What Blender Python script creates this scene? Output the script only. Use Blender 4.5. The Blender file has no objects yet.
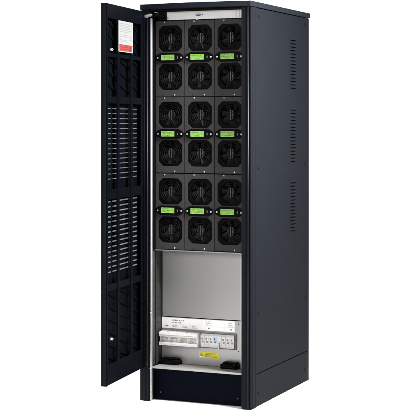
import bpy, bmesh, math, random
from mathutils import Vector, Matrix
random.seed(4)
scene = bpy.context.scene
col = scene.collection
W, D, H = 0.4232, 0.614, 1.40          # cabinet width, depth, height (metres)

# ------------------------------------------------------------ materials
def new_mat(name):
    m = bpy.data.materials.new(name); m.use_nodes = True
    return m, m.node_tree, m.node_tree.nodes['Principled BSDF']

def paint(name, rgb, rough=0.45, metal=0.0, spec=0.5, var=0.06, scale=60, bump=0.0, bscale=900,
          stretch=None, rvar=0.0, speck=None):
    """plain surface with slight mottling of the colour, roughness variation and a fine texture"""
    m, nt, b = new_mat(name)
    N, L = nt.nodes, nt.links
    tc = N.new('ShaderNodeTexCoord')
    src = tc.outputs['Object']
    if stretch:
        mp = N.new('ShaderNodeMapping'); mp.inputs['Scale'].default_value = stretch
        L.new(src, mp.inputs['Vector']); src = mp.outputs['Vector']
    n = N.new('ShaderNodeTexNoise'); n.inputs['Scale'].default_value = scale; n.inputs['Detail'].default_value = 4
    L.new(src, n.inputs['Vector'])
    r = N.new('ShaderNodeMapRange')
    r.inputs['From Min'].default_value = 0.3; r.inputs['From Max'].default_value = 0.7
    r.inputs['To Min'].default_value = 1 - var; r.inputs['To Max'].default_value = 1 + var
    L.new(n.outputs['Fac'], r.inputs['Value'])
    mx = N.new('ShaderNodeVectorMath'); mx.operation = 'SCALE'
    mx.inputs[0].default_value = rgb
    L.new(r.outputs['Result'], mx.inputs['Scale'])
    L.new(mx.outputs['Vector'], b.inputs['Base Color'])
    b.inputs['Roughness'].default_value = rough
    if rvar:
        r2 = N.new('ShaderNodeMapRange')
        r2.inputs['From Min'].default_value = 0.3; r2.inputs['From Max'].default_value = 0.7
        r2.inputs['To Min'].default_value = rough - rvar; r2.inputs['To Max'].default_value = rough + rvar
        L.new(n.outputs['Fac'], r2.inputs['Value']); L.new(r2.outputs['Result'], b.inputs['Roughness'])
    b.inputs['Metallic'].default_value = metal
    b.inputs['Specular IOR Level'].default_value = spec
    if bump:
        n2 = N.new('ShaderNodeTexNoise'); n2.inputs['Scale'].default_value = bscale; n2.inputs['Detail'].default_value = 2
        L.new(src, n2.inputs['Vector'])
        bp = N.new('ShaderNodeBump'); bp.inputs['Strength'].default_value = bump; bp.inputs['Distance'].default_value = 0.0006
        L.new(n2.outputs['Fac'], bp.inputs['Height']); L.new(bp.outputs['Normal'], b.inputs['Normal'])
    return m

M = {}
M['navy']    = paint('navy_powder_coat', (0.0060, 0.0069, 0.0086), 0.5, spec=0.005, var=0.05, scale=14, bump=0.25, bscale=1400, rvar=0.03)
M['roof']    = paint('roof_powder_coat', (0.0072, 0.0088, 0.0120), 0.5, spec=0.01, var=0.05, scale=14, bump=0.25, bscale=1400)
M['door']    = paint('door_coat_shaded', (0.0007, 0.0010, 0.0018), 0.45, spec=0.02, var=0.06, scale=20, bump=0.2, bscale=1400)  # cabinet paint, darkened so the colour carries the door's shade
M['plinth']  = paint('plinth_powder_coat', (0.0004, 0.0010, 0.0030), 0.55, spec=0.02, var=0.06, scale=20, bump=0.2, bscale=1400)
M['black']   = paint('black_plastic', (0.0016, 0.0016, 0.0020), 0.45, spec=0.03, var=0.1, scale=80)
M['void']    = paint('soot_black_metal', (0.003, 0.003, 0.0035), 0.8, spec=0.03, var=0.1)
M['satin']   = paint('satin_steel', (0.30, 0.30, 0.30), 0.55, metal=0.8, var=0.02, scale=6)
M['bead']    = paint('dark_satin_bead', (0.0085, 0.009, 0.0105), 0.45, metal=0.9, var=0.03, scale=6)
M['shelfmetal'] = paint('shelf_zinc', (0.20, 0.197, 0.19), 0.5, metal=0.3, var=0.05, scale=14)
M['guardwire'] = paint('black_coated_wire', (0.0050, 0.0050, 0.0054), 0.5, spec=0.12, var=0.1)
M['blade']   = paint('fan_blade_plastic', (0.007, 0.007, 0.0078), 0.5, spec=0.2, var=0.1)
M['gun']     = paint('dark_gunmetal', (0.012, 0.0125, 0.014), 0.5, metal=0.8, var=0.06, scale=30)
M['module']  = paint('grey_textured_metal', (0.0275, 0.0262, 0.0261), 0.5, spec=0.08, var=0.16, scale=420, bump=0.35, bscale=1100)
M['galv']    = paint('galvanised_steel', (0.27, 0.265, 0.258), 0.40, metal=0.6, var=0.012, scale=260, stretch=(0.04, 1, 1))
M['galvrail'] = paint('dull_zinc_steel', (0.016, 0.0158, 0.0165), 0.5, metal=0.2, var=0.12, scale=30, rvar=0.06)
M['steel']   = paint('bright_steel', (0.50, 0.50, 0.49), 0.36, metal=1.0, var=0.05, scale=25, stretch=(1, 1, 0.15), rvar=0.015)
M['lightpanel'] = paint('light_grey_panel', (0.47, 0.46, 0.44), 0.4, spec=0.5, var=0.03, scale=12)
M['white']   = paint('white_plastic', (0.42, 0.413, 0.40), 0.4, spec=0.5, var=0.03, scale=40)
M['cream']   = paint('pale_grey_plastic', (0.33, 0.325, 0.32), 0.4, spec=0.5, var=0.04, scale=40)
M['label']   = paint('printed_label_stock', (0.68, 0.67, 0.655), 0.45, spec=0.4, var=0.02, scale=30)
M['sheet']   = paint('thin_printed_paper', (0.125, 0.126, 0.123), 0.6, spec=0.2, var=0.03, scale=30)
M['ink']     = paint('grey_ink', (0.15, 0.147, 0.145), 0.6, spec=0.2, var=0.05)
M['inkdark'] = paint('dark_ink', (0.09, 0.09, 0.09), 0.6, spec=0.2, var=0.05)
M['sheetink'] = paint('faint_print', (0.075, 0.080, 0.075), 0.6, spec=0.2, var=0.05)
M['paleink'] = paint('pale_ink', (0.50, 0.52, 0.51), 0.6, spec=0.2, var=0.05)
M['red']     = paint('red_print', (0.72, 0.12, 0.10), 0.5, spec=0.3, var=0.05)
M['bandred'] = paint('red_warning_band', (0.115, 0.017, 0.014), 0.6, spec=0.2, var=0.05)
M['darkred'] = paint('deep_red_print', (0.08, 0.008, 0.009), 0.5, spec=0.3, var=0.05)
M['yellow']  = paint('yellow_sticker', (0.46, 0.43, 0.012), 0.4, spec=0.3, var=0.04, scale=60)
M['paleyellow'] = paint('yellow_lever_mark', (0.30, 0.275, 0.13), 0.4, spec=0.3, var=0.04)
M['blue']    = paint('pale_blue_plastic', (0.26, 0.35, 0.47), 0.4, spec=0.4, var=0.04)
M['darkblue'] = paint('dark_blue_print', (0.015, 0.025, 0.12), 0.4, spec=0.4, var=0.05)
M['braid']   = paint('tinned_braid', (0.15, 0.147, 0.147), 0.5, metal=0.6, var=0.35, scale=500)
M['hubbar']     = paint('grey_hub_bars', (0.05, 0.05, 0.052), 0.4, metal=0.2, var=0.15, scale=200)
M['lcdink']  = paint('lcd_segment', (0.05, 0.09, 0.02), 0.4, spec=0.3)
M['floor']   = paint('white_studio_floor', (0.93, 0.93, 0.93), 0.8, spec=0.1, var=0.004, scale=2)
M['backdrop'] = paint('white_studio_paper', (0.93, 0.93, 0.93), 0.9, spec=0.05, var=0.004, scale=2)

def lcd_mat():
    m, nt, b = new_mat('backlit_green_display'); N, L = nt.nodes, nt.links
    tc = N.new('ShaderNodeTexCoord'); n = N.new('ShaderNodeTexNoise'); n.inputs['Scale'].default_value = 70
    L.new(tc.outputs['Object'], n.inputs['Vector'])
    cr = N.new('ShaderNodeValToRGB')
    cr.color_ramp.elements[0].position = .35; cr.color_ramp.elements[0].color = (0.09, 0.19, 0.030, 1)
    cr.color_ramp.elements[1].position = .65; cr.color_ramp.elements[1].color = (0.20, 0.36, 0.085, 1)
    L.new(n.outputs['Fac'], cr.inputs['Fac'])
    L.new(cr.outputs['Color'], b.inputs['Base Color']); L.new(cr.outputs['Color'], b.inputs['Emission Color'])
    b.inputs['Emission Strength'].default_value = 0.60
    b.inputs['Roughness'].default_value = 0.2
    return m
M['lcd'] = lcd_mat()
def mat_slot_dimmer():
    m, nt, b = new_mat('translucent_dimmer_sheet'); N, L = nt.nodes, nt.links
    t = N.new('ShaderNodeBsdfTranslucent'); d = N.new('ShaderNodeBsdfDiffuse'); x = N.new('ShaderNodeMixShader')
    n = N.new('ShaderNodeTexNoise'); n.inputs['Scale'].default_value = 45; tc = N.new('ShaderNodeTexCoord'); L.new(tc.outputs['Object'], n.inputs['Vector'])
    cr = N.new('ShaderNodeValToRGB'); cr.color_ramp.elements[0].position = .3; cr.color_ramp.elements[1].position = .7
    cr.color_ramp.elements[0].color = (0.30, 0.32, 0.35, 1); cr.color_ramp.elements[1].color = (0.56, 0.58, 0.61, 1)
    L.new(n.outputs['Fac'], cr.inputs['Fac']); L.new(cr.outputs['Color'], t.inputs['Color']); d.inputs['Color'].default_value = (0.2, 0.2, 0.2, 1)
    x.inputs['Fac'].default_value = 0.15
    L.new(t.outputs[0], x.inputs[1]); L.new(d.outputs[0], x.inputs[2]); L.new(x.outputs[0], N['Material Output'].inputs['Surface'])
    return m
M['slot_dimmer'] = mat_slot_dimmer()  # material of the sheet that greys light through the door slots

# ------------------------------------------------------------ mesh helpers
class MB:
    """collects shapes, each with its own material, and links them as ONE mesh object"""
    def __init__(s):
        s.bm = bmesh.new(); s.mats = []
    def mi(s, m):
        if m not in s.mats: s.mats.append(m)
        return s.mats.index(m)
    def box(s, x0, x1, y0, y1, z0, z1, m):
        i = s.mi(m)
        v = [s.bm.verts.new((x, y, z)) for z in (z0, z1) for y in (y0, y1) for x in (x0, x1)]
        for f in ((0, 2, 3, 1), (4, 5, 7, 6), (0, 1, 5, 4), (2, 6, 7, 3), (0, 4, 6, 2), (1, 3, 7, 5)):
            s.bm.faces.new([v[k] for k in f]).material_index = i
        return s
    def extrude(s, pts, axis, a, b, m, smooth=False):
        """closed outline pts (2D) extruded along axis from a to b. axis 'y': pts are (x,z); 'z': (x,y); 'x': (y,z)"""
        i = s.mi(m)
        def P(p, t):
            return {'y': (p[0], t, p[1]), 'z': (p[0], p[1], t), 'x': (t, p[0], p[1])}[axis]
        va = [s.bm.verts.new(P(p, a)) for p in pts]; vb = [s.bm.verts.new(P(p, b)) for p in pts]
        n = len(pts)
        fs = [s.bm.faces.new(va), s.bm.faces.new(vb[::-1])]
        for k in range(n):
            f = s.bm.faces.new((va[k], vb[k], vb[(k+1) % n], va[(k+1) % n])); f.smooth = smooth; fs.append(f)
        for f in fs: f.material_index = i
        return s
    def holed(s, outer, holes, axis, a, b, m):
        """flat plate with holes: outline and holes are 2D loops"""
        i = s.mi(m)
        def P(p, t):
            return {'y': (p[0], t, p[1]), 'x': (t, p[0], p[1])}[axis]
        t = bmesh.new(); loops = []
        edges = []
        for lp in [outer] + holes:
            vs = [t.verts.new(P(p, a)) for p in lp]; loops.append(vs)
            edges += [t.edges.new((vs[k], vs[(k+1) % len(vs)])) for k in range(len(vs))]
        r = bmesh.ops.triangle_fill(t, use_beauty=True, use_dissolve=False, edges=edges)
        faces = [[v for v in f.verts] for f in t.faces]
        mp = {}
        for v in t.verts:
            c = Vector(v.co); c2 = c.copy(); c2['xyz'.index(axis)] = b
            mp[v] = (s.bm.verts.new(c), s.bm.verts.new(c2))
        for f in faces:
            s.bm.faces.new([mp[v][0] for v in f]).material_index = i
            s.bm.faces.new([mp[v][1] for v in f][::-1]).material_index = i
        for vs in loops:
            for k in range(len(vs)):
                p, q = mp[vs[k]], mp[vs[(k+1) % len(vs)]]
                s.bm.faces.new((p[0], q[0], q[1], p[1])).material_index = i
        t.free()
        return s
    def grid(s, us, vs, hole, axis, a, b, m):
        """plate on a grid of cells with rectangular openings where hole(i,j)"""
        i0 = s.mi(m); cache = {}
        def V(i, j, t):
            k = (i, j, t)
            if k not in cache:
                p = (us[i], vs[j])
                c = {'y': (p[0], t, p[1]), 'x': (t, p[0], p[1])}[axis]
                cache[k] = s.bm.verts.new(c)
            return cache[k]
        nu, nv = len(us)-1, len(vs)-1
        solid = lambda i, j: 0 <= i < nu and 0 <= j < nv and not hole(i, j)
        for i in range(nu):
            for j in range(nv):
                if not solid(i, j): continue
                q = [(i, j), (i+1, j), (i+1, j+1), (i, j+1)]
                s.bm.faces.new([V(*c, a) for c in q]).material_index = i0
                s.bm.faces.new([V(*c, b) for c in q][::-1]).material_index = i0
                for (di, dj, e0, e1) in ((-1, 0, q[0], q[3]), (1, 0, q[1], q[2]), (0, -1, q[0], q[1]), (0, 1, q[3], q[2])):
                    if not solid(i+di, j+dj):
                        s.bm.faces.new((V(*e0, a), V(*e1, a), V(*e1, b), V(*e0, b))).material_index = i0
        return s
    def cyl(s, c, axis, r, l, m, seg=20, r2=None, smooth=True):
        i = s.mi(m); r2 = r if r2 is None else r2
        q = Vector(axis).normalized().to_track_quat('Z', 'Y')
        A, B = [], []
        for k in range(seg):
            t = 2*math.pi*k/seg
            d = Vector((math.cos(t), math.sin(t), 0))
            A.append(s.bm.verts.new(Vector(c) + q @ (d*r)))
            B.append(s.bm.verts.new(Vector(c) + q @ (d*r2 + Vector((0, 0, l)))))
        s.bm.faces.new(A[::-1]).material_index = i; s.bm.faces.new(B).material_index = i
        for k in range(seg):
            f = s.bm.faces.new((A[k], A[(k+1) % seg], B[(k+1) % seg], B[k])); f.material_index = i; f.smooth = smooth
        return s
    def dome(s, c, axis, r, h, m, seg=16, rings=4):
        i = s.mi(m)
        q = Vector(axis).normalized().to_track_quat('Z', 'Y')
        prev = None
        for j in range(rings):
            t = math.pi/2*j/rings
            ring = [s.bm.verts.new(Vector(c) + q @ Vector((r*math.cos(t)*math.cos(2*math.pi*k/seg), r*math.cos(t)*math.sin(2*math.pi*k/seg), h*math.sin(t)))) for k in range(seg)]
            if prev:
                for k in range(seg):
                    f = s.bm.faces.new((prev[k], prev[(k+1) % seg], ring[(k+1) % seg], ring[k])); f.material_index = i; f.smooth = True
            prev = ring
        top = s.bm.verts.new(Vector(c) + q @ Vector((0, 0, h)))
        for k in range(seg):
            f = s.bm.faces.new((prev[k], prev[(k+1) % seg], top)); f.material_index = i; f.smooth = True
        return s
    def torus(s, c, R, r, m, seg=40, sub=6):      # ring facing -y
        i = s.mi(m); rs = []
        for k in range(seg):
            t = 2*math.pi*k/seg
            rs.append([s.bm.verts.new((c[0]+(R+r*math.cos(2*math.pi*j/sub))*math.cos(t), c[1]+r*math.sin(2*math.pi*j/sub), c[2]+(R+r*math.cos(2*math.pi*j/sub))*math.sin(t))) for j in range(sub)])
        for k in range(seg):
            for j in range(sub):
                f = s.bm.faces.new((rs[k][j], rs[(k+1) % seg][j], rs[(k+1) % seg][(j+1) % sub], rs[k][(j+1) % sub])); f.material_index = i; f.smooth = True
        return s
    def tube(s, pts, r, m, seg=10, flat=1.0):
        i = s.mi(m); prev = None; n = len(pts)
        pts = [Vector(p) for p in pts]
        for k, p in enumerate(pts):
            d = (pts[min(k+1, n-1)] - pts[max(k-1, 0)]).normalized(); q = d.to_track_quat('Z', 'Y')
            rr = r[k] if isinstance(r, (list, tuple)) else r
            ring = [s.bm.verts.new(p + q @ Vector((rr*flat*math.cos(2*math.pi*j/seg), rr*math.sin(2*math.pi*j/seg), 0))) for j in range(seg)]
            if prev:
                for j in range(seg):
                    f = s.bm.faces.new((prev[j], prev[(j+1) % seg], ring[(j+1) % seg], ring[j])); f.material_index = i; f.smooth = True
            else: s.bm.faces.new(ring[::-1]).material_index = i
            prev = ring
        s.bm.faces.new(prev).material_index = i
        return s
    def build(s, name, parent=None, bevel=0.0, seg=2, **tags):
        bmesh.ops.recalc_face_normals(s.bm, faces=s.bm.faces[:])
        me = bpy.data.meshes.new(name); s.bm.to_mesh(me); s.bm.free()
        for m in s.mats: me.materials.append(M[m])
        o = bpy.data.objects.new(name, me); col.objects.link(o)
        if parent: o.parent = parent
        if bevel:
            b = o.modifiers.new('bevel', 'BEVEL'); b.width = bevel; b.segments = seg; b.limit_method = 'ANGLE'
            b.angle_limit = math.radians(40); b.harden_normals = False
        for k, v in tags.items(): o[k] = v
        return o

def thing(name, label, cat, loc=(0, 0, 0), group=None):
    o = bpy.data.objects.new(name, None); col.objects.link(o); o.location = loc; o.empty_display_size = 0.05
    o['label'] = label; o['category'] = cat
    if group: o['group'] = group
    return o

def pseudo_text(mb, x0, x1, z0, z1, y, rows, m, fill=0.8, seed=1, th=0.0002):
    """rows of unreadable small print: short strokes of uneven width, each row broken into words"""
    rnd = random.Random(seed)
    rh = (z1-z0)/rows
    for r in range(rows):
        zc = z1 - rh*(r+.5); x = x0; end = x0 + (x1-x0)*rnd.uniform(.7, 1.0)
        h = rh*.27
        while x < end:
            w = min(rnd.uniform(.26, .62)*rh, end-x)
            mb.box(x, x+w*fill, y-th, y, zc-h*rnd.uniform(.8, 1.1), zc+h, m)
            x += w + rh*(0.10 if rnd.random() < .78 else .42)
    return mb

def arc(cx, cy, r, a0, a1, n=6):
    return [(cx+r*math.cos(math.radians(a0+(a1-a0)*k/n)), cy+r*math.sin(math.radians(a0+(a1-a0)*k/n))) for k in range(n+1)]

# ============================================================ THE CABINET
cab = thing('equipment_cabinet', 'tall dark navy steel cabinet with open door, filled with power modules', 'cabinet')

# ---- roof: bowed front edge
BOW = 0.020
def bow(t, b=BOW): return -b*(1-(2*t-1)**2)
outline = [(W*k/24, bow(k/24)) for k in range(25)]
outline[0] = (0.0, 0.004); outline.insert(1, (0.004, -0.0032)); outline[-1] = (W-0.001, -0.002); outline.append((W+0.0015, 0.004))
outline += [(W+0.0015, D), (0, D)]
MB().extrude(outline, 'z', 1.3795, 1.3985, 'roof').build('roof', cab, 0.0016, 3)
# fascia recess below the roof, narrower
MB().box(0.0405, 0.3875, 0.006, 0.03, 1.3735, 1.379, 'void').build('door_seal', cab)

# ---- right front post: flat front, rolled corner with an added highlight bead, groove, side flange
zt = 1.378
prof = [(0.388, 0.0), (0.4065, 0.0), (0.4068, 0.004)] + [(0.4095+0.0035*math.cos(math.radians(a)), 0.0025+0.0048*math.sin(math.radians(a))) for a in range(190, 351, 20)] + \
       [(0.4135, 0.0045), (0.4175, 0.0055), (0.4180, 0.0015), (0.4225, 0.0015), (W, 0.004), (W, 0.0095), (0.4212, 0.0108), (0.4212, 0.0145), (W, 0.016),
        (W, 0.0420), (0.4222, 0.0432), (0.4222, 0.0447), (W+0.0008, 0.046), (W+0.0008, 0.0500), (0.415, 0.0500), (0.415, 0.03), (0.388, 0.03)]
MB().extrude(prof, 'z', 0.0, zt, 'navy').build('corner_post', cab, 0.0006, 2)
MB().extrude(arc(0.4118, 0.0008, 0.0037, 150, 390, 12), 'z', 0.0, 1.3785, 'bead', True).build('highlight_bead', cab)  # bead added over the corner to carry its highlight
# ---- left front post with bright steel edge strip
profl = [(0.0, 0.012), (0.0, 0.005), (0.0015, 0.0015), (0.005, 0.0), (0.022, 0.0), (0.0235, 0.0025), (0.0255, 0.0025)] + \
        arc(0.0295, 0.0035, 0.0040, 190, 350, 8) + [(0.034, 0.004), (0.0385, 0.004), (0.0385, 0.043), (0.0, 0.043)]
lp = MB().extrude(profl, 'z', 0.0, zt, 'navy').build('corner_post', cab, 0.0006, 2)
MB().extrude(arc(0.0434, 0.0038, 0.0037, 180, 360, 12) + [(0.0471, 0.008), (0.0397, 0.008)], 'z', 0.002, 1.349, 'satin', True).build('edge_strip', lp)
for z in (0.117, 0.312, 1.358): MB().dome((0.0432, -0.0005, z), (0, -1, 0), 0.0035, 0.002, 'steel').build('rivet', lp)
MB().extrude(arc(0.0295, 0.0020, 0.0036, 180, 360, 8), 'z', 0.125, 1.35, 'gun', True).build('highlight_bead', lp)  # bead added to stand for the lamp reflection along this ridge
# inner side of left post (black channel behind the strip)
MB().box(0.0388, 0.0402, 0.0095, 0.05, 0.12, 1.372, 'black').build('inner_flange', cab)
# rear posts
MB().box(W-0.012, W-0.0012, 0.590, 0.606, 0.0, zt, 'black').build('corner_post', cab, 0.001)
MB().box(0.0012, 0.012, 0.590, 0.606, 0.0, zt, 'black').build('corner_post', cab, 0.001)
MB().box(0.0135, W-0.0135, 0.598, 0.604, 0.004, zt, 'navy').build('rear_panel', cab, 0.001)
MB().box(0.0012, 0.004, 0.045, 0.588, 0.004, zt, 'navy').build('side_panel', cab, 0.0005)

# ---- right side: upper panel with louvres and screws, lower panel
PY0, PY1 = 0.0518, 0.5885
vents = [(1.2921, 1.1049), (1.0351, 0.8369), (0.7671, 0.5725)]
sp = MB()
zs = [0.1155]; holes = set()
pitch = 0.01262
slots = []
for z1, z0 in vents:
    n = int(round((z1-z0)/pitch))
    for k in range(n): slots.append(z1-0.006-k*pitch)
slots.sort()
for z in slots: zs += [z-0.0028, z+0.0004]
zs += [1.3765]
ys = [PY0, 0.397, 0.451, PY1]
sp.grid(ys, zs, lambda i, j: i == 1 and j % 2 == 1, 'x', W-0.0015, W, 'navy')
side = sp.build('side_panel', cab)
for z1, z0 in vents:
    v = MB(); n = int(round((z1-z0)/pitch))
    for k in range(n):
        z = z1-0.006-k*pitch
        # pressed hood: dome shaped lip over the slot, open below
        N_ = 10
        idx = v.mi('navy'); top = []; lip = []; inn = []
        for a in range(N_+1):
            t = a/N_; y = 0.394 + t*(0.454-0.394); s_ = math.sin(math.pi*t)**0.45
            top.append(v.bm.verts.new((W+0.0001, y, z+0.0068)))
            lip.append((v.bm.verts.new((W+0.0001+0.0048*s_*.85, y, z+0.0036)), v.bm.verts.new((W+0.0001+0.0050*s_, y, z-0.0004))))
            inn.append(v.bm.verts.new((W+0.0001+0.0040*s_, y, z-0.0004)))
        for a in range(N_):
            for q in ((top[a], top[a+1], lip[a+1][0], lip[a][0]), (lip[a][0], lip[a+1][0], lip[a+1][1], lip[a][1]), (lip[a][1], lip[a+1][1], inn[a+1], inn[a])):
                f = v.bm.faces.new(q); f.material_index = idx; f.smooth = True
        v.box(0.3895, 0.3895+0.0001, 0, 0.0001, 0, 0.0001, 'navy') if False else None
    v.box(W-0.0045, W-0.0035, 0.385, 0.463, z0-0.006, z1+0.006, 'navy')
    v.build('louvre_vent', side)
for (y, z) in ((0.0706, 1.3486), (0.5565, 1.352), (0.0690, 0.8247), (0.5565, 0.8249), (0.0706, 0.3220), (0.5595, 0.3232)):
    MB().cyl((W+0.0002, y, z), (1, 0, 0), 0.0058, 0.0009, 'void', 20, 0.0052).dome((W+0.0011, y, z), (1, 0, 0), 0.0030, 0.0012, 'black').build('screw', side)
low = MB().grid([PY0, PY1], [0.004, 0.1122], lambda i, j: False, 'x', W-0.0015, W, 'navy').build('plinth_side_panel', cab)
for (y, z) in ((0.0706, 0.0455), (0.5565, 0.0478)):
    MB().cyl((W+0.0002, y, z), (1, 0, 0), 0.0058, 0.0009, 'void', 20, 0.0052).dome((W+0.0011, y, z), (1, 0, 0), 0.0030, 0.0012, 'black').build('screw', low)
MB().box(0.4150, 0.4190, 0.0505, 0.588, 0.002, 1.3775, 'void').build('side_liner', cab)
# bottom frame rail a little proud at the rear corner

# ---- plinth and shelf
pl = MB().extrude([(0.0405, 0.035), (0.0405, 0.060), (0.3865, 0.060), (0.3865, 0.035)], 'z', 0.004, 0.1185, 'plinth').build('plinth_panel', cab, 0.001)
for x in (0.0660, 0.3600):
    MB().dome((x, 0.0349, 0.0285), (0, -1, 0), 0.0032, 0.0014, 'galvrail').build('screw', pl)
sh = MB().box(0.0475, 0.3875, 0.006, 0.118, 0.1195, 0.1220, 'shelfmetal')
sh.box(0.0475, 0.3875, 0.0045, 0.0058, 0.1165, 0.1235, 'shelfmetal')
sh.build('shelf', cab, 0.0005)

# ---- interior walls
lw = MB()
hz = sorted([0.150, 0.19, 0.23, 0.27, 0.30, 0.318, 0.36, 0.42, 0.48])
zz = [0.1225]
for z in hz: zz += [z-0.003, z+0.003]
zz.append(0.528)
lw.grid([0.050, 0.064, 0.071, 0.098], zz, lambda i, j: i == 1 and j % 2 == 1, 'x', 0.0388, 0.0402, 'galvrail')
lw.box(0.0300, 0.0384, 0.044, 0.100, 0.1225, 0.528, 'void')
lw.build('mounting_rail', cab)
MB().box(0.0405, 0.0415, 0.0105, 0.048, 0.1225, 0.527, 'galvrail').box(0.0416, 0.0425, 0.040, 0.0475, 0.1225, 0.527, 'void').build('mounting_rail', cab)
MB().box(0.3840, 0.3870, 0.0305, 0.120, 0.1225, 1.372, 'black').build('inner_wall', cab)
MB().box(0.0300, 0.0384, 0.044, 0.58, 0.53, 1.372, 'void').build('inner_wall', cab)
# sill below the modules
MB().box(0.0405, 0.3835, 0.040, 0.130, 0.5285, 0.5312, 'galv').build('module_sill', cab, 0.0006)

# ---- blank panel over the distribution compartment
MB().box(0.0410, 0.3835, 0.100, 0.1025, 0.2885, 0.5275, 'galv').box(0.0410, 0.0445, 0.094, 0.0998, 0.2885, 0.5275, 'galvrail').build('blanking_panel', cab, 0.0008)
MB().box(0.3475, 0.3520, 0.092, 0.0998, 0.1225, 0.5275, 'lightpanel').build('panel_flange', cab, 0.0006)  # lighter grey stands in for light caught along the panel edge

# ---- distribution panel
dp = MB().box(0.0410, 0.3470, 0.098, 0.1018, 0.1225, 0.2862, 'galv').build('distribution_panel', cab, 0.0008)
yl = 0.0978
lb = MB().box(0.0415, 0.3235, yl-0.0004, yl, 0.2465, 0.2845, 'label')
yi = yl-0.00041
pseudo_text(lb, 0.083, 0.130, 0.2635, 0.2800, yi, 2, 'ink', seed=2)
for k, x in enumerate((0.0525, 0.0835, 0.1215, 0.1600)):
    pseudo_text(lb, x, x+0.017+0.004*(k > 0), 0.2500, 0.2590, yi, 2 if k else 1, 'ink' if k else 'inkdark', seed=10+k)
    if k: lb.box(x-0.009, x-0.0084, yi-0.0001, yi, 0.2480, 0.2610, 'paleink')
pseudo_text(lb, 0.213, 0.238, 0.2630, 0.2800, yi, 3, 'ink', seed=21); lb.box(0.2215, 0.2275, yi-0.0002, yi, 0.2530, 0.2565, 'inkdark')
pseudo_text(lb, 0.300, 0.320, 0.2610, 0.2790, yi, 3, 'ink', seed=31); lb.box(0.3065, 0.3135, yi-0.0002, yi, 0.2520, 0.2560, 'inkdark')
for x in (0.1950, 0.2840): lb.box(x, x+0.0006, yi-0.0001, yi, 0.2480, 0.2830, 'paleink')
lb.box(0.0440, 0.3210, yi-0.0001, yi, 0.2612, 0.2617, 'paleink')
lb.build('rating_label', dp)
# window frame round the breakers
fr = MB()
fr.grid([0.0440, 0.0475, 0.3285, 0.3310], [0.1845, 0.1865, 0.2390, 0.2410], lambda i, j: i == 1 and j == 1, 'y', 0.0925, 0.0976, 'shelfmetal')
fr.build('breaker_window', dp, 0.0006)
# four-pole main breaker
for k in range(4):
    x0 = 0.0478+k*0.0370; x1 = x0+0.0364
    b = MB()
    body = [(0.0975, 0.1905), (0.0975, 0.2385), (0.0720, 0.2385), (0.0600, 0.2365), (0.0585, 0.2290), (0.0600, 0.2215), (0.0680, 0.2195), (0.0680, 0.2035), (0.0620, 0.2010), (0.0615, 0.1905)]
    b.extrude(body, 'x', x0, x1, 'white')
    b.box(x0+0.005, x1-0.005, 0.0660, 0.0679, 0.2050, 0.2180, 'cream')
    b.box(x0+0.0125, x1-0.0135, 0.0600, 0.0659, 0.2095, 0.2140, 'white')
    b.box(x0+0.0135, x1-0.0145, 0.0596, 0.05995, 0.2105, 0.2128, 'inkdark')
    b.box(x0+0.0105, x0+0.0120, 0.0648, 0.0659, 0.2070, 0.2165, 'inkdark')
    b.box(x0+0.0150, x1-0.0160, 0.0648, 0.0659, 0.2055, 0.2080, 'ink')
    b.box(x1-0.0095, x1-0.0060, 0.0645, 0.0659, 0.2050, 0.2165, 'paleyellow')
    b.box(x0+0.006, x0+0.0095, 0.0645, 0.0659, 0.2060, 0.2100, 'ink')
    b.cyl(((x0+x1)/2+0.010, 0.0740, 0.2380), (0, 0, 1), 0.0028, 0.0012, 'black', 12)
    b.box(x0+0.004, x1-0.004, 0.0611, 0.0614, 0.1935, 0.1960, 'cream')
    b.box(x0+0.002, x1-0.002, 0.0582, 0.0586, 0.2265, 0.2275, 'ink')
    b.build('circuit_breaker', dp, 0.0007)
# slimmer terminal modules to its right
for k in range(8):
    x0 = 0.1985+k*0.0160; x1 = x0+0.0155; mm = 'white'
    t = MB()
    t.extrude([(0.0975, 0.1890), (0.0975, 0.2365), (0.0880, 0.2365), (0.0840, 0.2300), (0.0840, 0.1965), (0.0880, 0.1890)], 'x', x0, x1, mm)
    xm = (x0+x1)/2
    if k == 3: t.box(x0+0.0012, x1-0.0012, 0.0831, 0.0835, 0.2065, 0.2275, 'blue')
    if k == 4:
        t.box(xm-0.002, xm+0.002, 0.0740, 0.0839, 0.1850, 0.2080, 'white').box(xm-0.0035, xm-0.0025, 0.0835, 0.0839, 0.190, 0.207, 'ink')
    else:
        t.box(xm-0.0045, xm+0.0015, 0.0827 if k == 3 else 0.0836, 0.0830 if k == 3 else 0.0839, 0.2160, 0.2225, 'darkblue' if k == 3 else 'ink')
        t.box(xm-0.0025, xm+0.0045, 0.0827 if k == 3 else 0.0836, 0.0830 if k == 3 else 0.0839, 0.2075 if k == 3 else 0.2055, 0.2120, 'darkblue' if k == 3 else 'ink')
        t.box(xm-0.0055, xm+0.0055, 0.0836, 0.0839, 0.1985, 0.1998, 'cream')
    t.build('terminal_module', dp, 0.0006)
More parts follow.
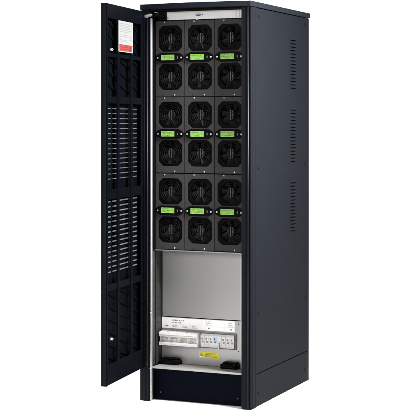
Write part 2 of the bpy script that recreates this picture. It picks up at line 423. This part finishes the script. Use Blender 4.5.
# yellow warning label with a triangle
yb = MB()
def rrect(x0, x1, z0, z1, r):
    return arc(x1-r, z1-r, r, 0, 90, 4)+arc(x0+r, z1-r, r, 90, 180, 4)+arc(x0+r, z0+r, r, 180, 270, 4)+arc(x1-r, z0+r, r, 270, 360, 4)
yb.extrude(rrect(0.1865, 0.2635, 0.1490, 0.1705, 0.0025), 'y', yl-0.0004, yl, 'yellow')
yb.extrude([(0.1900, 0.1565), (0.2025, 0.1565), (0.19625, 0.1675)], 'y', yl-0.0006, yl-0.00041, 'inkdark')
yb.extrude([(0.1925, 0.1579), (0.2000, 0.1579), (0.19625, 0.1648)], 'y', yl-0.0008, yl-0.00061, 'yellow')
yb.box(0.1957, 0.1968, yl-0.0010, yl-0.00081, 0.1590, 0.1632, 'inkdark')
pseudo_text(yb, 0.2105, 0.2600, 0.1515, 0.1680, yi, 4, 'inkdark', seed=41)
yb.box(0.1895, 0.2030, yi-0.0001, yi, 0.1515, 0.1535, 'label')
yb.build('warning_label', dp)
for (x, z) in ((0.3380, 0.2760), (0.3380, 0.1800)):
    MB().cyl((x, 0.0979, z), (0, -1, 0), 0.0022, 0.0008, 'galvrail', 14).build('screw', dp)

# ---- light grey display strip above the modules
tp = MB().box(0.0885, 0.3860, 0.038, 0.060, 1.3440, 1.3725, 'lightpanel')
for k in range(6): tp.box(0.3480+k*0.0055, 0.3480+k*0.0055+0.0016, 0.0372, 0.0379, 1.3455, 1.3710, 'cream')
tpo = tp.build('top_display_panel', cab, 0.0010)
bd = MB()
el = [(0.2110+0.0115*math.cos(t*math.pi/12), 1.3590+0.0042*math.sin(t*math.pi/12)) for t in range(24)]
bd.extrude(el, 'y', 0.0371, 0.0378, 'darkblue')
for k in range(5): bd.box(0.2030+k*0.0034, 0.2052+k*0.0034, 0.0368, 0.03709, 1.3575, 1.3604, 'cream')
bd.cyl((0.2268, 0.0378, 1.3590), (0, -1, 0), 0.0022, 0.0006, 'darkblue', 14)
bd.build('badge', tpo)
tx = MB(); pseudo_text(tx, 0.2360, 0.2700, 1.3500, 1.3690, 0.0379, 3, 'paleink', seed=51); tx.build('print', tpo)

# ---- door-limiting earth strap, from the door to the frame
st = MB()
st.tube([(0.0195, -0.012, 1.3580), (0.027, -0.011, 1.3545), (0.036, -0.009, 1.3560), (0.046, -0.007, 1.3605), (0.056, -0.004, 1.3590)], [0.0045, 0.0062, 0.0058, 0.0045, 0.004], 'braid', 12, 0.6)
st.tube([(0.054, -0.005, 1.3595), (0.066, -0.002, 1.3600), (0.078, 0.006, 1.3580), (0.090, 0.018, 1.3535)], [0.0046, 0.0050, 0.0056, 0.006], 'black', 12)
st.cyl((0.0195, -0.010, 1.3580), (1, 0, 0), 0.0062, 0.003, 'steel', 18)
st.build('door_strap', cab)
MB().box(0.0630, 0.0875, 0.020, 0.050, 1.3440, 1.3720, 'black').cyl((0.0820, 0.0199, 1.3480), (0, -1, 0), 0.0055, 0.004, 'black', 16).build('cable_clamp', cab, 0.001)

# ============================================================ THE DOOR (local: x = inner normal, y = along the leaf from the hinge, z up)
doorE = bpy.data.objects.new('door', None); col.objects.link(doorE); doorE.parent = cab
u = Vector((.1143, -.9934, 0)).normalized(); n = Vector((.9934, .1143, 0)).normalized()
doorE.matrix_local = Matrix(((n.x, u.x, 0, 0.0215), (n.y, u.y, 0, -0.0015), (0, 0, 1, 0), (0, 0, 0, 1)))
doorE['label'] = 'open door seen from inside, dark ribbed frame with slotted skin'
SF = 0.380
DT = -0.0170
us = [0.0, 0.042, 0.1245, 0.155, 0.253, 0.281, 0.361, SF]
vs = [0.120, 0.188, 0.427, 0.450, 0.729, 0.762, 1.045, 1.068, 1.198, 1.211, 1.325, 1.373]
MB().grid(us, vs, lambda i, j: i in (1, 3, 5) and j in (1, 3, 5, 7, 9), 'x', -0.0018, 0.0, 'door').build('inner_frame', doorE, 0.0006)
# stiffening folds of the ribs
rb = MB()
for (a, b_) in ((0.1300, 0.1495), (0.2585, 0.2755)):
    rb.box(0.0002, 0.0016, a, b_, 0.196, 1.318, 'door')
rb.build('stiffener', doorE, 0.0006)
# outer skin with horizontal air slots
sk = MB()
sl = []
for k in range(15): sl.append((1.0285-k*0.01672, 0.0013))
for k in range(15): sl.append((0.7190-k*0.01672, 0.0021))
sl.sort()
vz = [0.120]
for z, h in sl: vz += [z-h, z+h]
vz.append(1.373)
su = [0.0, 0.030, 0.114, 0.122, 0.277, 0.291, 0.345, SF-0.001]
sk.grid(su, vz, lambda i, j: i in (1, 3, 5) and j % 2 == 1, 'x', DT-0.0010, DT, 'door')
# pressed diagonal ribs on the solid parts of the skin
dg = sk
for (z0, z1) in ((0.20, 0.425), (1.07, 1.20), (1.215, 1.322)):
    z = z1
    while z > z0-0.02:
        for (a, b_) in ((0.235, 0.325), (0.105, 0.215), (0.0, 0.085)):
            zz0, zz1 = z-0.030, z
            pts = [(a, zz1-0.030), (b_, zz1), (b_, zz1-0.010), (a, zz1-0.040)] if True else None
            if min(p[1] for p in pts) > z0-0.03 and zz1 < z1+0.001:
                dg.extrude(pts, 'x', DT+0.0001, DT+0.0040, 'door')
        z -= 0.042
sk.build('perforated_skin', doorE)
for z0, z1 in ((0.465, 0.735), (0.778, 1.045)):
    MB().box(DT-0.0040, DT-0.0022, 0.025, 0.350, z0, z1, 'slot_dimmer').build('slot_dimmer_sheet', doorE)  # unseen sheet added outside the skin to dim light through the slots
# folded free edge, with the three hinge-pin notches in it
eg = MB(); notches = (1.061, 0.743, 0.428); zprev = 0.120
for z in sorted(notches)+[None]:
    ztop = 1.373 if z is None else z-0.0022
    eg.box(DT-0.0010, DT+0.0040, SF+0.0002, SF+0.0022, zprev, ztop, 'navy')
    zprev = None if z is None else z+0.0022
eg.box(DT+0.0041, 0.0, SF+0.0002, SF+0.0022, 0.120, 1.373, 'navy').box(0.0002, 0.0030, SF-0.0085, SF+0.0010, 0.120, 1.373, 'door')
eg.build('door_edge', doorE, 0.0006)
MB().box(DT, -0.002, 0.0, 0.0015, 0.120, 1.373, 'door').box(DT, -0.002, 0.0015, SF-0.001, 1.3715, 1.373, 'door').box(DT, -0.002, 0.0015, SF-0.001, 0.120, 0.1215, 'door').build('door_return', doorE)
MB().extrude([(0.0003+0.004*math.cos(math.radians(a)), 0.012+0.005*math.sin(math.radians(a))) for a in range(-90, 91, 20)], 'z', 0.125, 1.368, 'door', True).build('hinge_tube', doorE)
for z in (1.221, 0.272):
    MB().cyl((0.0002, 0.354, z), (1, 0, 0), 0.0070, 0.004, 'black', 20).cyl((0.0042, 0.354, z), (1, 0, 0), 0.0050, 0.009, 'steel', 20, 0.0042).box(0.0133, 0.0145, 0.3495, 0.3585, z-0.0015, z+0.0015, 'inkdark').box(0.0003, 0.0025, 0.335, 0.3465, z-0.003, z+0.003, 'galvrail').build('lock', doorE, 0.0004)
# instruction sheet (white with a red warning band)
ss = MB(); S0, S1 = 0.1300, 0.2715; Z0, Z1 = 1.2195, 1.3235
ss.extrude([(S0, Z0), (S1, Z0), (S1, Z1), (S0, Z1)], 'x', 0.0018, 0.0026, 'sheet')
def bar(a, b_, z0, z1, m, x=0.00261): ss.box(x, x+0.0002, a, b_, z0, z1, m)
bar(S0+0.010, S1-0.008, 1.2225, 1.2425, 'bandred')
bar(S0+0.004, S1-0.006, 1.2425, 1.2445, 'darkred')
ss.box(0.00282, 0.0030, S0+0.022, S0+0.034, 1.2250, 1.2395, 'darkred')
rnd = random.Random(8)
for k in range(2):
    a = S1-0.020
    while a > S0+0.045:
        w = rnd.uniform(.006, .014); ss.box(0.00282, 0.0030, a-w, a, 1.2345-k*0.007, 1.2372-k*0.007, 'darkred'); a -= w+0.004
for k in range(12):
    z = 1.3150-k*0.0055
    if k in (6, 9): continue
    a = S1-0.016
    lim = S0+0.018 if k < 5 else S0+0.055
    while a > lim:
        w = rnd.uniform(.006, .016); bar(a-w, a, z-0.0010, z+0.0005, 'sheetink'); a -= w+0.0035
for k in range(4): bar(S0+0.014, S0+0.036, 1.262+k*0.005, 1.2632+k*0.005, 'sheetink')
ss.build('instruction_sheet', doorE)

# ============================================================ POWER MODULES
PW, PH = 0.1140, 0.2680
MY = 0.045                               # front face plane of the modules
def oct_(cx, cz, h, c):
    return [(cx-h+c, cz-h), (cx+h-c, cz-h), (cx+h, cz-h+c), (cx+h, cz+h-c), (cx+h-c, cz+h), (cx-h+c, cz+h), (cx-h, cz+h-c), (cx-h, cz-h+c)]
def octr(cx, cz, h, c, r=0.004):
    p = oct_(cx, cz, h, c); out = []
    for k in range(8):
        a, b_, d = Vector(p[k-1]), Vector(p[k]), Vector(p[(k+1) % 8])
        e0 = b_+(a-b_).normalized()*r; e1 = b_+(d-b_).normalized()*r
        out += [tuple(e0), tuple(e0*.25+b_*.5+e1*.25), tuple(e1)]
    return out

SCREENS = []
def make_module():
    t = thing('power_module', 'x', 'power module')
    hw = PW/2-0.0009
    FZ = (0.2055, 0.0705); cx = 0.0012; fh = 0.0463
    # origin: bottom centre of the front face
    MB().holed([(-hw, 0.0008), (hw, 0.0008), (hw, PH), (-hw, PH)], [octr(cx, z, fh, 0.0165) for z in FZ], 'y', 0.0, 0.0018, 'module').build('faceplate', t, 0.0005)
    MB().box(-hw, hw, 0.052, 0.40, 0.001, PH-0.001, 'void').box(-hw, -hw+0.001, 0.002, 0.052, 0.001, PH-0.001, 'void').box(hw-0.001, hw, 0.002, 0.052, 0.001, PH-0.001, 'void').box(-hw+.001, hw-.001, 0.002, 0.052, PH-0.002, PH-0.001, 'void').box(-hw+.001, hw-.001, 0.002, 0.052, 0.001, 0.002, 'void').build('housing', t)
    for z in FZ:
        f = MB()
        f.holed(octr(cx, z, fh-0.0004, 0.0165), [[(cx+0.0405*math.cos(a*math.pi/20), z+0.0405*math.sin(a*math.pi/20)) for a in range(40)]], 'y', 0.0035, 0.0300, 'black')
        fb = MB()
        for k in range(7):
            a0 = 2*math.pi*k/7+0.2; idx = fb.mi('blade'); vin = []; vout = []
            for s_ in range(5):
                a = a0+s_*0.15; yy = 0.012+s_*0.0035
                vin.append(fb.bm.verts.new((0.017*math.cos(a), yy, 0.017*math.sin(a))))
                vout.append(fb.bm.verts.new((0.039*math.cos(a+0.22), yy, 0.039*math.sin(a+0.22))))
            for s_ in range(4):
                q = fb.bm.faces.new((vin[s_], vin[s_+1], vout[s_+1], vout[s_])); q.material_index = idx; q.smooth = True
        fb.cyl((0, 0.026, 0), (0, -1, 0), 0.0175, 0.0140, 'black', 28, 0.0165)
        fo = f.build('cooling_fan', t)
        bo = fb.build('fan_blades', fo); bo.location = (cx, 0, z)
        g = MB()
        for R in (0.011, 0.018, 0.025, 0.032, 0.039): g.torus((cx, 0.0030, z), R, 0.0006, 'guardwire', 36, 5)
        for a in (45, 135, 225, 315):
            c_, s_ = math.cos(math.radians(a)), math.sin(math.radians(a))
            g.tube([(cx+0.010*c_, 0.0044, z+0.010*s_), (cx+0.049*c_, 0.0044, z+0.049*s_)], 0.0007, 'black', 6)
        for k in range(0):      # fine protective mesh
            g.box(cx-0.040, cx+0.040, 0.0062, 0.0065, z+k*0.006-0.0002, z+k*0.006+0.0002, 'black')
        g.build('finger_guard', fo)
        h = MB()
        for k in range(5):
            hh = (0.008, 0.015, 0.018, 0.016, 0.009)[k]; wd = (0.0012, 0.0022, 0.0040, 0.0022, 0.0012)[k]; xc = cx+(-0.0115, -0.0068, 0.0, 0.0066, 0.0112)[k]
            h.box(xc-wd/2, xc+wd/2, 0.0075, 0.0115, z-hh, z+hh, 'hubbar')
        h.build('hub_bars', fo, 0.0006)  # upright grey bars across the fan hub
    # display bezel, a long lens shape
    bz = 0.1380; N_ = 14; bl = []
    hwz, hz_ = 0.0535, 0.0172
    for k in range(N_+1):
        a = math.radians(-60+120*k/N_); bl.append((hwz-0.012+0.012*math.cos(a)/1.0, hz_*0.62*math.sin(a)/math.sin(math.radians(60))))
    top = [(0.034, hz_), (-0.034, hz_)]; bot = [(-0.034, -hz_), (0.034, -hz_)]
    pts = [(x, z) for x, z in bl] + top + [(-x, -z) for x, z in bl] + bot
    b = MB().extrude([(x, bz+z) for x, z in pts], 'y', -0.0055, -0.0002, 'black').build('display_bezel', t, 0.0012)
    for sv in range(3):
     s = MB().box(-0.0315, 0.0195, -0.0062, -0.00555, bz-0.0090, bz+0.0102, 'lcd')
     pseudo_text(s, -0.0285, 0.0165-0.005*sv, bz-0.0072, bz+0.0080, -0.00621, 3, 'lcdink', fill=.7, seed=77+sv, th=0.0001)
     s.box(0.0205, 0.0210, -0.0060, -0.00555, bz-0.0095, bz+0.0107, 'black')
     if sv == 0: s.build('display_screen', b)
     else:
        tmp = s.build('display_screen'); SCREENS.append(tmp.data); bpy.data.objects.remove(tmp)
    for x in (-0.0455, 0.0455):
        MB().cyl((x, -0.0056, bz-0.0005), (0, -1, 0), 0.0033, 0.0012, 'steel', 16).dome((x, -0.0068, bz-0.0005), (0, -1, 0), 0.0030, 0.0010, 'steel').build('thumbscrew', b)
    MB().box(0.0300, 0.0335, -0.0060, -0.00555, bz-0.004, bz+0.004, 'lcdink').build('status_light', b)
    for x, z in ((-0.0210, PH-0.0035), (0.0180, 0.0060)):
        MB().dome((x, -0.0001, z), (0, -1, 0), 0.0030, 0.0022, 'steel').build('screw', t)
    for x, z in ((-0.0500, 0.1660), (0.0100, PH-0.004), (-0.0270, 0.0055)):
        MB().cyl((x, -0.0001, z), (0, -1, 0), 0.0016, 0.0003, 'void', 10).build('punched_hole', t)
    return t

def copy_tree(o, parent=None):
    c = o.copy(); col.objects.link(c)
    if parent: c.parent = parent
    for ch in list(o.children): copy_tree(ch, c)
    return c

mod = make_module(); SCREENS.append(None) if False else None
rowname = ['top row', 'middle row', 'bottom row']; colname = ['left', 'centre', 'right']
hint = {(0, 0): 'under the black cable clamp', (0, 1): 'under the oval badge', (0, 2): 'below the top panel ribs',
        (1, 0): 'beside the steel edge strip', (1, 1): 'surrounded by the eight other modules', (1, 2): 'beside the right corner post',
        (2, 0): 'above left end of blanking panel', (2, 1): 'above middle of blanking panel', (2, 2): 'above right end of blanking panel'}
zb = (1.0730, 0.8035, 0.5330)
proto_used = False
rq = random.Random(12)
for r in range(3):
    for c in range(3):
        o = mod if (r, c) == (0, 0) else copy_tree(mod)
        o.location = (0.0405+PW*(c+.5), MY+rq.uniform(-0.0006, 0.0006), zb[r])
        for ch in o.children_recursive:
            if ch.name.startswith('fan_blades'): ch.rotation_euler.y = rq.uniform(0, 6.28)
            if ch.name.startswith('display_screen') and (r+c) % 3: ch.data = SCREENS[(r+c) % 3-1]
        o['label'] = f'{colname[c]} module of the {rowname[r]}, grey with two fans, {hint[(r, c)]}'
        o['category'] = 'power module'; o['group'] = 'power modules in the cabinet'

# ============================================================ BLACK BLOCKS ON THE SHELF
def block(x0, x1, lab):
    cx = (x0+x1)/2; t = thing('shelf_block', lab, 'block', (cx, 0.078, 0.1220), 'black blocks on the shelf'); w = (x1-x0)/2
    MB().extrude([(-w, -0.018), (w-0.006, -0.018), (w, -0.012), (w, 0.0175), (-w, 0.0175)], 'z', 0.0003, 0.0170, 'black').build('base', t, 0.003, 3)
    MB().extrude([(-w+0.006, -0.009), (w-0.012, -0.009), (w-0.006, -0.004), (w-0.006, 0.0165), (-w+0.006, 0.0165)], 'z', 0.0173, 0.0225, 'black').build('cap', t, 0.003, 3)
    MB().box(-w+0.010, w-0.020, -0.0184, -0.0181, 0.0070, 0.0090, 'gun').cyl((w-0.012, -0.0130, 0.0171), (0, 0, 1), 0.003, 0.001, 'galvrail', 14).build('fixing', t)
    return t
block(0.0480, 0.1210, 'low black plastic block on the shelf at left, below the main breaker')
block(0.2830, 0.3470, 'low black plastic block on the shelf at right, beside the yellow warning label')

# ============================================================ SETTING
f = MB().box(-8, 9, -9, 3.2, -0.05, 0.0, 'floor').build('floor', None); f['kind'] = 'structure'
R_ = 1.2; pts = [(3.2+R_*math.sin(math.radians(a)), R_-R_*math.cos(math.radians(a))) for a in range(0, 91, 9)] + [(3.2+R_, 6)]
bk = MB(); idx = bk.mi('backdrop')
prev = None
for (y, z) in pts:
    cur = [bk.bm.verts.new((x, y, z)) for x in (-6, 1.7)]
    if prev:
        q = bk.bm.faces.new((prev[0], prev[1], cur[1], cur[0])); q.material_index = idx; q.smooth = True
    prev = cur
b = bk.build('backdrop', None); b['kind'] = 'structure'
sm = b.modifiers.new('solid', 'SOLIDIFY'); sm.thickness = 0.01; sm.offset = 1

# ============================================================ LIGHT
w = bpy.data.worlds.new('World'); scene.world = w; w.use_nodes = True
bg = w.node_tree.nodes['Background']; bg.inputs['Color'].default_value = (1, 1, 1, 1); bg.inputs['Strength'].default_value = 0.22

def area(name, loc, target, size, power, color=(1, 1, 1), sy=None, spread=None):
    l = bpy.data.lights.new(name, 'AREA'); l.energy = power; l.color = color; l.size = size
    if sy: l.shape = 'RECTANGLE'; l.size_y = sy
    if spread: l.spread = math.radians(spread)
    o = bpy.data.objects.new(name, l); col.objects.link(o); o.location = loc
    o.rotation_euler = (Vector(target)-Vector(loc)).to_track_quat('-Z', 'Y').to_euler()
    o['kind'] = 'structure'
    return o
area('studio_lamp_key', (1.60, -0.25, 1.80), (0.42, -0.05, 0.90), 0.5, 66, spread=90)
area('added_fill_front', (0.05, -4.3, 1.9), (0.2, 0, 0.7), 1.2, 130)  # unseen fill added to brighten the modules and labels
area('added_light_backdrop', (-0.8, 1.7, 4.6), (-0.8, 3.6, 1.0), 2.5, 300)  # unseen light added to wash the backdrop to white
area('added_light_floor', (0.3, 0.4, 4.5), (0.3, 0.6, 0), 4.0, 210)  # unseen overhead light added to bleach the floor and its contact shadow

# ============================================================ CAMERA
cam = bpy.data.cameras.new('camera'); co = bpy.data.objects.new('camera', cam); col.objects.link(co)
co.location = (2.15335, -4.38933, 0.98372)
co.rotation_euler = (math.radians(90), 0, math.radians(23.3778))
cam.lens = 1382/412*36; cam.sensor_width = 36; cam.shift_x = 0; cam.shift_y = -(206-122)/412
cam.clip_end = 100; cam.clip_start = 0.1
scene.camera = co
scene.view_settings.view_transform = 'Standard'; scene.view_settings.look = 'None'
scene.view_settings.exposure = 0; scene.view_settings.gamma = 1
